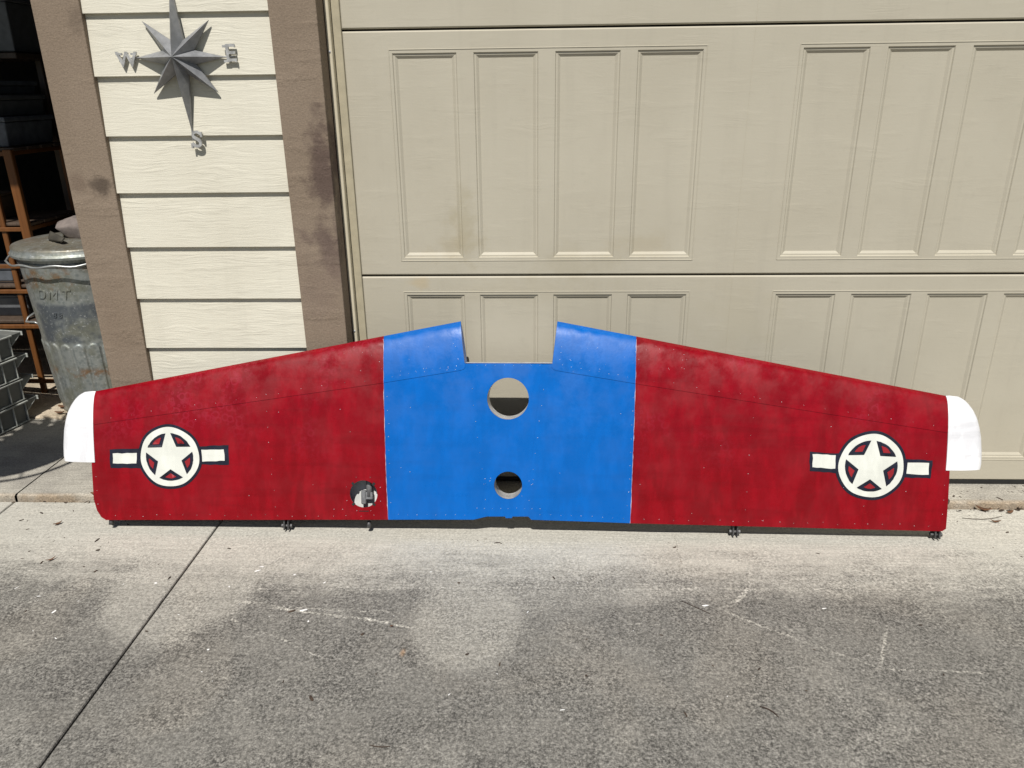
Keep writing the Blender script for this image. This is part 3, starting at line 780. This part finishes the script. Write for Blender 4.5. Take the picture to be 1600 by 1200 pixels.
can = empty("trash_can", (BX, BY, .010)); tag(can, "rusty galvanised trash can beside the left brown trim board", "trash can")
def rcan(z): return .207+.043*z/BH
def ribs(t, z):
    if z < .02 or z > .336: return 0.0
    ph = (t*24/(2*pi)) % 1.0; u = abs(ph-.5)*2
    if u > .86: return 0.0
    lim = .300+.030*sqrt(max(0, 1-(u/.86)**2)); e = 1 if z < lim else max(0, 1-(z-lim)/.004)
    return .0058*min(1, (.86-u)/.16)*min(1, (z-.02)/.02)*e
zs_ = [.0, .012, .02, .03, .05]+[.05+.02*i for i in range(1, 12)]+[.28+.004*i for i in range(0, 16)]+[.37, .42, .47, .52, .57, .62, .66, .70, .715, .722, .73, BH]
bm = bmesh.new(); prof = [(rcan(z)+(.005 if z < .012 else 0)+(.005 if .714 < z < .731 else 0), z) for z in zs_]
lathe(bm, prof, 480, ribs, True); o = obj("body", bm, M_GALV, can, True)
bm = bmesh.new(); lathe(bm, [(rcan(.67)+.0005, .672), (rcan(.67)+.006, .675), (rcan(.67)+.006, .681), (rcan(.67)+.0005, .684)], 64); obj("band", bm, M_GALV, can, True)
lid = None
bm = bmesh.new(); lathe(bm, [(.262, .700), (.272, .702), (.274, .712), (.268, .719), (.2655, .722), (.2655, .736), (.262, .741), (.240, .746), (.200, .750), (.150, .753), (.145, .757), (.09, .759), (.0005, .760)], 72)
lid = obj("lid", bm, M_GALV, can, True); smooth_angle(lid, 50)
bm = bmesh.new(); tube(bm, [(-.05, -.03, .757), (-.05, -.03, .772), (-.04, -.03, .778), (.04, -.03, .778), (.05, -.03, .772), (.05, -.03, .757)], .005, 8); obj("lid_handle", bm, M_GALV, lid, True)
M_WIRE = simple("galvanised wire", (.42, .43, .42), .4, .7, var=.2)
def pol(t, r, z): return (r*cos(t), r*sin(t), z)
# long wire bail that hangs round the front of the rim
bm = bmesh.new(); pts = []
T0, T1 = radians(186), radians(330)
for k in range(41):
    t = T0+(T1-T0)*k/40; pts.append(pol(t, .272+(.018 if 2 < k < 38 else 0), .682+.004*sin(k*.8)+(.0 if 2 < k < 38 else .008)))
pts = [pol(T0-.12, .247, .69), pol(T0-.05, .268, .69)]+pts+[pol(T1+.05, .26, .69)]
tube(bm, pts, .0045, 8); obj("bail", bm, M_WIRE, can, True)
bm = bmesh.new()
tube(bm, [pol(radians(196), rcan(.43)-.002, .435), pol(radians(193), rcan(.43)+.012, .43), pol(radians(190), rcan(.42)+.055, .405), pol(radians(196), rcan(.41)+.055, .392), pol(radians(206), rcan(.40)+.012, .398), pol(radians(208), rcan(.4)-.002, .39)], .0048, 8)
obj("side_handle", bm, M_WIRE, can, True)
def emboss(ch, sz, s0, z0, gap, name):
    bmm = bmesh.new(); u = s0
    for cch in ch:
        cu = bpy.data.curves.new("t", 'FONT'); cu.body = cch; cu.size = sz; cu.extrude = .0022; cu.shear = .25
        oo = bpy.data.objects.new("tmp", cu); COL.objects.link(oo); dg = bpy.context.evaluated_depsgraph_get()
        me = bpy.data.meshes.new_from_object(oo.evaluated_get(dg)); bpy.data.objects.remove(oo)
        wd = max((v.co.x for v in me.vertices), default=.02)
        for v in me.vertices:
            t = (u+v.co.x)/.235; zz = z0+v.co.y; r = rcan(zz)+v.co.z+.0010
            v.co = Vector(pol(radians(270)+t, r, zz))
        bmm.from_mesh(me); bpy.data.meshes.remove(me); u += wd+gap
    me2 = bpy.data.meshes.new(name); bmm.to_mesh(me2); bmm.free(); return link(name, me2, M_GALV, can)
emboss("DMT", .058, -.098, .535, .006, "embossed_letters"); emboss("88", .032, -.045, .455, .006, "embossed_numbers")
# rock on the lid
M_ROCK = simple("pinkish grey rock", (.17, .142, .128), .9, var=.25, sc=20, bump=.6, bsc=60)
bm = bmesh.new(); bmesh.ops.create_icosphere(bm, subdivisions=4, radius=1)
rng = random.Random(4); planes = [(Vector((rng.uniform(-1, 1), rng.uniform(-1, 1), rng.uniform(-1, 1))).normalized(), rng.uniform(.62, .9)) for _ in range(16)]
for v in bm.verts:
    for nrm_, d in planes:
        q = v.co.dot(nrm_)
        if q > d: v.co -= nrm_*(q-d)*.9
    v.co = Vector((v.co.x*.125, v.co.y*.08, v.co.z*.055))
rock = obj("rock", bm, M_ROCK, None, True); rock.location = (BX+.055, BY-.035, .812); rock.rotation_euler = (0, .06, .3); tag(rock, "flat pinkish grey rock lying on the trash can lid", "rock")
# curled dark leaf-like scrap under the rock
M_SCRAP = simple("curled dark scrap", (.045, .040, .030), .8, var=.3)
V = []; Fc = []
for i in range(9):
    for k in range(7):
        a = (k/6-.5)*2.4; V.append((-.06+.11*i/8, -.025*cos(a)-.01*(i/8), .022-.022*cos(a)*(1-.3*i/8)+.028*abs(sin(a))*(1-i/10)))
for i in range(8):
    for k in range(6): a = i*7+k; Fc.append((a, a+1, a+8, a+7))
sc_ = raw("scrap", V, Fc, M_SCRAP, None, None, True); so_m = sc_.modifiers.new("s", 'SOLIDIFY'); so_m.thickness = .003
sc_.location = (BX+.005, BY-.130, .766); sc_.rotation_euler = (0, 0, -.5); tag(sc_, "curled dark scrap lying on the lid in front of the rock", "scrap")
# grey roll behind the rock
M_ROLL = simple("grey paper roll", (.20, .19, .17), .8, var=.2)
roll_ = empty("paper_roll", (BX-.07, BY+.20, .800)); tag(roll_, "short grey roll with a dark end behind the trash can lid", "roll")
roll_.location = (BX-.08, BY+.33, .80)
bm = bmesh.new(); tube(bm, [(-.055, 0, 0), (-.050, 0, 0), (.13, .02, .0), (.135, .02, .0)], [.020, .024, .024, .020], 20); obj("sheet", bm, M_ROLL, roll_, True)
bm = bmesh.new(); tube(bm, [(-.12, -.006, 0), (-.056, 0, 0)], [.017, .018], 16); obj("core", bm, M_SEAL, roll_, True)

# ------------------------------------------------------------------ wooden shelf unit with its load
def wood(name, c, c2):
    g = G(name, .5, 0, .4); p = g.pos(); n = g.noise(g.scale(p, (60, 60, 4)), 1.0, 5, .6, .8)
    g.col(g.mix(g.mr(n, .3, .7), c, c2)); g.nrm(g.bump(n, .1, .003)); return g.mat
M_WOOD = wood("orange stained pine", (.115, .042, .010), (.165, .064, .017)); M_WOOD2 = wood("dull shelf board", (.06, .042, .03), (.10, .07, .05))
SX, SY = -1.815, .83
shelf = empty("shelf_unit", (SX, SY, .010)); tag(shelf, "orange pine shelf unit standing in the dark garage behind the crates", "shelf")
for (x, y) in ((0, 0), (0, .40), (-.90, 0), (-.90, .40)): bbox("post", x-.019, x+.019, y-.012, y+.012, 0, 1.115, M_WOOD, shelf, .003)
bbox("upright", -.118, -.094, .002, .022, 0, 1.06, M_WOOD, shelf, .003)
for z in (.05, .32, .485, .60, .765, 1.085):
    bbox("rail", -.881, -.0195, -.006, .010, z+.004, z+.022, M_WOOD, shelf, .002)
    bbox("side_rail", -.010, .010, .0125, .3875, z+.004, z+.022, M_WOOD, shelf, .002)
for z in (.352, .518, .797, 1.113):
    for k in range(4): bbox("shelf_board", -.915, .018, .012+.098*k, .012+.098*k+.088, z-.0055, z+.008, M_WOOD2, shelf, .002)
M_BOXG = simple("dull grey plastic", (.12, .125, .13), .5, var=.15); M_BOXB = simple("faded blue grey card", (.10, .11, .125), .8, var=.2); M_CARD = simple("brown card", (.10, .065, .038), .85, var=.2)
def tub(name, x, y, z, a, b, h, mat, lab, cat, lidh=.02):
    e = empty(name, (x, y, z)); tag(e, lab, cat)
    bm = bmesh.new(); r = box(bm, -a/2, a/2, -b/2, b/2, 0, h, .006, None, 2)
    for v in bm.verts:
        k = .94+.06*v.co.z/h; v.co.x *= k; v.co.y *= k
    obj("body", bm, mat, e); bbox("lid", -a/2-.006, a/2+.006, -b/2-.006, b/2+.006, h+.001, h+lidh, mat, e, .004, 2); return e
tub("storage_box", -1.985, 1.02, 1.134, .34, .34, .10, M_BOXB, "lowest blue grey box on top of the shelf unit", "box")
tub("storage_box", -1.995, 1.02, 1.256, .33, .33, .065, M_BOXG, "thin grey middle box on top of the shelf unit", "box")
tub("storage_box", -2.01, 1.02, 1.343, .32, .32, .035, M_BOXB, "flat topmost box of the pile on the shelf unit", "box")
tub("storage_tub", -2.02, 1.25, 1.52, .30, .26, .20, M_BOXG, "cloudy plastic tub on the dark upper garage shelf", "tub")
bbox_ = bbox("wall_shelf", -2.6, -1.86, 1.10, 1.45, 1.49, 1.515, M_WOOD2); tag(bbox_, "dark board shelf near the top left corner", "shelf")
for x in (-2.585, -1.875):
    for y in (1.285, 1.435): bbox("leg", x-.014, x+.014, y-.014, y+.014, .011, 1.4895, M_WOOD2, bbox_, .002)
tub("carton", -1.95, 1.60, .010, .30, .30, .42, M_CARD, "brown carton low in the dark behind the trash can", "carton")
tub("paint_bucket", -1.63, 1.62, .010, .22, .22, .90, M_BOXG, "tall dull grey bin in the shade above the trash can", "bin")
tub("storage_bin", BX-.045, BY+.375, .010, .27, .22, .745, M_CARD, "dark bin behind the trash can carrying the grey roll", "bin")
wb = bbox("plank", -1.80, -1.50, 1.52, 1.60, .9315, .9485, simple("pale plank", (.45, .36, .22), .7), None, .002); tag(wb, "pale plank end sticking out of the dark above the trash can", "plank")
# little things on the shelves
for k, (x, z, wd, h, mt, lab) in enumerate(((-.25, .805, .16, .10, M_CARD, "small brown carton on the shelf above the trash can rim"), (-.30, .526, .26, .055, M_BOXB, "flat blue grey box on the middle board of the shelf unit"), (-.28, .360, .30, .09, M_BOXG, "low grey tub on the bottom board of the shelf unit"))):
    tub("small_box", SX+x, SY+.16, .010+z, wd, .16, h, mt, lab, "box", .012)

# ------------------------------------------------------------------ stack of ribbed plastic crates
M_CRATE = simple("dark grey crate plastic", (.135, .140, .130), .5, var=.15, sc=15, bump=.1); M_CRIB = simple("crate edge painted as lit", (.36, .37, .34), .55, var=.25, sc=60)  # crate edges and ribs get a paler colour with the sunlight painted in
CW, CD, CHt, CPITCH = .44, .29, .096, .098
def crate(z, rot, lab):
    e = empty("crate", (-2.04, .435, z)); e.rotation_euler = (0, 0, rot); tag(e, lab, "crate", "stacked grey crates")
    bm = bmesh.new(); tp = .006
    def quad(h): k = tp*(1-h/CHt); return [(CW/2-k, -CD/2+k), (CW/2-k, CD/2-k), (-CW/2+k, CD/2-k), (-CW/2+k, -CD/2+k)]
    b = [bm.verts.new((x, y, .004)) for x, y in quad(0)]; t = [bm.verts.new((x, y, CHt)) for x, y in quad(CHt)]
    bm.faces.new(b)
    for i in range(4): bm.faces.new((b[i], b[(i+1) % 4], t[(i+1) % 4], t[i]))
    o = obj("body", bm, M_CRATE, e); sm = o.modifiers.new("s", 'SOLIDIFY'); sm.thickness = .003
    # thin lip along each long side, deep ledges at both ends carried by gussets
    for sx in (-1, 1):
        bbox("lip", sx*(CW/2+.004)-.004, sx*(CW/2+.004)+.004, -CD/2-.004, CD/2+.004, CHt-.006, CHt, M_CRIB, e, .001)
    for sy in (-1, 1):
        bbox("ledge", -CW/2, CW/2, sy*(CD/2+.030)-.025, sy*(CD/2+.030)+.025, CHt-.005, CHt-.001, M_CRATE, e, .001)
        bbox("ledge_edge", -CW/2, CW/2+.008, sy*(CD/2+.057)-.0018, sy*(CD/2+.057)+.0018, CHt-.016, CHt+.002, M_CRIB, e, .0008)
        for gx in (-.214, -.11, 0, .11, .216):
            V = [(gx-.002, sy*(CD/2+.001), CHt-.006), (gx-.002, sy*(CD/2+.053), CHt-.006), (gx-.002, sy*(CD/2+.053), CHt-.012), (gx-.002, sy*(CD/2+.001), CHt-.048)]
            W = [(gx+.002, c_, d_) for _, c_, d_ in V]; raw("gusset", V+W, [(0, 1, 2, 3), (7, 6, 5, 4), (0, 4, 5, 1), (1, 5, 6, 2), (2, 6, 7, 3), (3, 7, 4, 0)], M_CRATE, e)
            bm = bmesh.new(); tube(bm, [(gx+.001, sy*(CD/2+.053), CHt-.010), (gx+.001, sy*(CD/2+.001), CHt-.046)], .0022, 6); obj("gusset_edge", bm, M_CRIB, e)
    for y in (-.135, -.072, .0, .072, .135): bbox("rib", CW/2-.004, CW/2+.005, y-.0022, y+.0022, .005, CHt-.0065, M_CRIB, e, .0008)
    for x in (-.20, -.12, -.04, .04, .12, .20): bbox("rib", x-.0022, x+.0022, -CD/2-.005, -CD/2+.004, .005, CHt-.0065, M_CRIB, e, .0008)
    bbox("base_band", CW/2-.006, CW/2+.0035, -CD/2, CD/2, .003, .008, M_CRIB, e, .001)
    return e
for k, lab in enumerate(("lowest grey crate of the stack in the open doorway", "second crate from the floor in the stack of grey crates", "third crate from the floor in the stack of grey crates", "topmost grey crate of the stack beside the shelf unit")):
    crate(.002+k*CPITCH, radians(-12)+(.02 if k % 2 else 0), lab)

# ------------------------------------------------------------------ fallen leaves, twigs and crumbs
M_LEAF = simple("dry brown leaf", (.13, .060, .028), .8, var=.5, sc=60); M_TWIG = simple("dark twig", (.045, .028, .018), .85, var=.3)
def leaf_mesh(L_, W_, curl, seed):
    rng = random.Random(seed); V = []; Fc = []; n = 7
    for i in range(n):
        t = i/(n-1); wd = W_*sin(pi*min(1, t*.94+.05))**.8*(.5); bend = rng.uniform(-.1, .1)*W_
        zc = curl*L_*(t-.5)**2*2
        V += [((t-.5)*L_, -wd+bend, zc+curl*wd*1.2), ((t-.5)*L_, bend, zc), ((t-.5)*L_, wd+bend, zc+curl*wd*1.2)]
    for i in range(n-1):
        for k in range(2): a = i*3+k; Fc.append((a, a+1, a+4, a+3))
    return V, Fc
def leaf(x, y, z, L_, W_, rz, lab, seed):
    V, Fc = leaf_mesh(L_, W_, .45, seed); o = raw("dry_leaf", V, Fc, M_LEAF, None, None, True); o.location = (x, y, z+.003); o.rotation_euler = (random.uniform(-.15, .15), 0, rz)
    sm = o.modifiers.new("s", 'SOLIDIFY'); sm.thickness = .0008
    tag(o, lab, "leaf", "larger fallen leaves"); return o
Lv = [(1.955, -.150, -.02, .050, .020, -.45, "curled brown leaf against the apron step right of the tailplane"),
      (2.035, -.165, -.02, .030, .012, .4, "small brown leaf farther right along the apron step"),
      (1.955, -.225, -.02, .034, .009, -.1, "narrow brown leaf on the driveway below the apron step"),
      (2.065, -.262, -.02, .036, .010, -.2, "narrow brown leaf near the right edge of the photo"),
      (-1.62, .70, .012, .055, .036, .3, "broad brown leaf on the garage floor beside the trash can"),
      (-1.72, .645, .012, .042, .024, -.3, "dark brown leaf on the garage floor between can and crates"),
      (-1.69, .580, .012, .045, .022, .2, "brown leaf at the broken edge of the garage floor"),
      (-1.57, .715, .012, .04, .03, 1.0, "brown leaf tucked under the trash can"),
      (-1.185, -.290, -.02, .030, .010, .9, "small reddish leaf on the driveway left of the tailplane"),
      (-1.15, -.118, .0, .026, .012, .0, "small reddish leaf on the apron edge left of the tailplane"),
      (-1.08, -.500, -.02, .030, .008, .9, "narrow reddish leaf on the stained driveway at far left"),
      (.045, -.795, -.02, .010, .006, .2, "tiny orange leaf between the two pale driveway stains")]
for k, q in enumerate(Lv): leaf(*q[:6], q[6], k)
def twig(x0, y0, x1, y1, r, lab, z=-.02, bend=.006):
    bm = bmesh.new(); n = 6; nx, ny = -(y1-y0), (x1-x0); L_ = math.hypot(nx, ny)
    tube(bm, [(x0+(x1-x0)*t+nx/L_*bend*sin(pi*t), y0+(y1-y0)*t+ny/L_*bend*sin(pi*t), z+r+.001) for t in [i/(n-1) for i in range(n)]], [r*.6, r, r, r, r*.9, r*.5], 6)
    o = obj("twig", bm, M_TWIG, None, True); tag(o, lab, "twig", "fallen twigs"); return o
twig(.963, -1.062, .998, -1.095, .0016, "dark twig on the grey driveway at lower right"); twig(.069, -1.197, .116, -1.199, .0012, "thin curved twig at the bottom edge of the photo", bend=-.004)
twig(.848, -.667, .917, -.722, .0009, "pale thin twig below the right hinge bracket", bend=.001); twig(1.86, -.20, 2.0, -.185, .0011, "thin bent twig on the driveway by the apron step", bend=-.014)
twig(.30, -.38, .325, -.383, .0012, "short twig just in front of the blue centre")
M_BIT = simple("dark crumbs", (.05, .033, .022), .9, var=.5, sc=50); M_FLECK = simple("white paint flecks", (.8, .8, .78), .6)
def scatter(name, n, regs, mat, smin, smax, seed, lab, flat=.3):
    rng = random.Random(seed); bm = bmesh.new()
    for _ in range(n):
        x0, x1, y0, y1, z = rng.choice(regs); x, y = rng.uniform(x0, x1), rng.uniform(y0, y1); r = smin+(smax-smin)*rng.random()**3
        M = Matrix.Translation((x, y, z+r*flat*.8)) @ Matrix.Rotation(rng.uniform(0, 6.28), 4, 'Z') @ Matrix.Diagonal((r*rng.uniform(.8, 2.6), r*rng.uniform(.4, .9), r*flat, 1))
        q = bmesh.ops.create_icosphere(bm, subdivisions=1, radius=1, matrix=M)
        for v in q['verts']: v.co += Vector((rng.uniform(-.2, .2)*r, rng.uniform(-.2, .2)*r, 0))
    o = obj(name, bm, mat); tag(o, lab, "debris", kind='stuff'); return o
scatter("leaf_litter", 420, [(1.75, 2.4, -.50, -.13, -.02), (1.75, 2.4, -.16, -.130, -.02), (1.75, 2.4, -.15, -.132, -.02), (-1.5, -.9, -.6, -.14, -.02), (-.8, 1.7, -1.1, -.34, -.02), (-1.5, 2.3, -1.2, -.3, -.02), (-1.45, -.95, -.145, -.128, -.02), (-1.75, -1.45, .57, .85, .01), (1.75, 2.3, -.11, .0, 0)], M_BIT, .0012, .0065, 11, "dark crumbs of leaf scattered over the concrete")
scatter("paint_flecks", 60, [(-1.3, -.75, -1.2, -.4, -.02), (-1.2, -.2, -1.2, -.5, -.02), (-.6, 1.6, -1.1, -.5, -.02)], M_FLECK, .001, .0055, 12, "white flecks scattered over the driveway", .12)
# ------------------------------------------------------------------ hanging basket outside the frame, whose shadow falls into the doorway
M_POT = simple("dark coir basket", (.06, .045, .03), .9); M_GREEN = simple("green leaves", (.05, .10, .025), .6, var=.4, sc=10)
hz = 1.62; off = hz/math.tan(SUN_EL); hx, hy = -1.625-off*sin(SUN_AZ), .235-off*cos(SUN_AZ)
hb = empty("hanging_basket", (hx, hy, hz-.02)); tag(hb, "round hanging basket with leafy plant on a pole left of the driveway", "plant")
bm = bmesh.new(); lathe(bm, [(.02, -.16), (.10, -.14), (.165, -.08), (.195, 0), (.185, 0), (.15, -.05)], 32, None, True); obj("pot", bm, M_POT, hb, True)
bm = bmesh.new(); tube(bm, [(.255*cos(t*pi/24), .255*sin(t*pi/24), 0) for t in range(48)], .009, 6, True)
for t in range(6): tube(bm, [(.19*cos(t*pi/3), .19*sin(t*pi/3), 0), (.255*cos(t*pi/3), .255*sin(t*pi/3), 0)], .004, 5)
obj("rim_ring", bm, M_STEEL, hb, True)
V = []; Fc = []; rng = random.Random(9)
for k in range(170):
    a = rng.uniform(.3, 5.2) if k % 5 else rng.uniform(0, 6.28); L_ = rng.uniform(.12, .34)*(1 if 1.0 < a < 4.0 else .55); up_ = rng.uniform(.05, .22)
    r0 = rng.uniform(0, .14); b_ = len(V); wd = rng.uniform(.012, .026)
    for i in range(4):
        t = i/3; r = r0+L_*t*.85; z_ = up_*sin(t*2.2)-.04*t; ww = wd*(1-t**2)+.001
        V += [(r*cos(a)-ww*sin(a), r*sin(a)+ww*cos(a), z_), (r*cos(a)+ww*sin(a), r*sin(a)-ww*cos(a), z_)]
    for i in range(3): q = b_+2*i; Fc.append((q, q+1, q+3, q+2))
raw("foliage", V, Fc, M_GREEN, hb)
bm = bmesh.new()
for k in range(3): a = k*2.094+.5; tube(bm, [(.19*cos(a), .19*sin(a), 0), (0, 0, .42)], .003, 5)
obj("chain", bm, M_STEEL, hb)
bm = bmesh.new(); pp = [(-.55, -.05, -hz), (-.55, -.05, .30)]+[(-.275-.275*cos(t*pi/10), -.05+.05*t/10, .30+.19*sin(t*pi/10)) for t in range(1, 11)]+[(0, 0, .43)]
tube(bm, pp, .009, 8); obj("pole", bm, M_STEEL, hb, True)
bm = bmesh.new(); lathe(bm, [(.0, -hz+.03), (.02, -hz+.03), (.15, -hz+.012), (.15, -hz)], 24); bmesh.ops.translate(bm, vec=(-.55, -.05, 0), verts=bm.verts); obj("foot", bm, M_STEEL, hb, True)
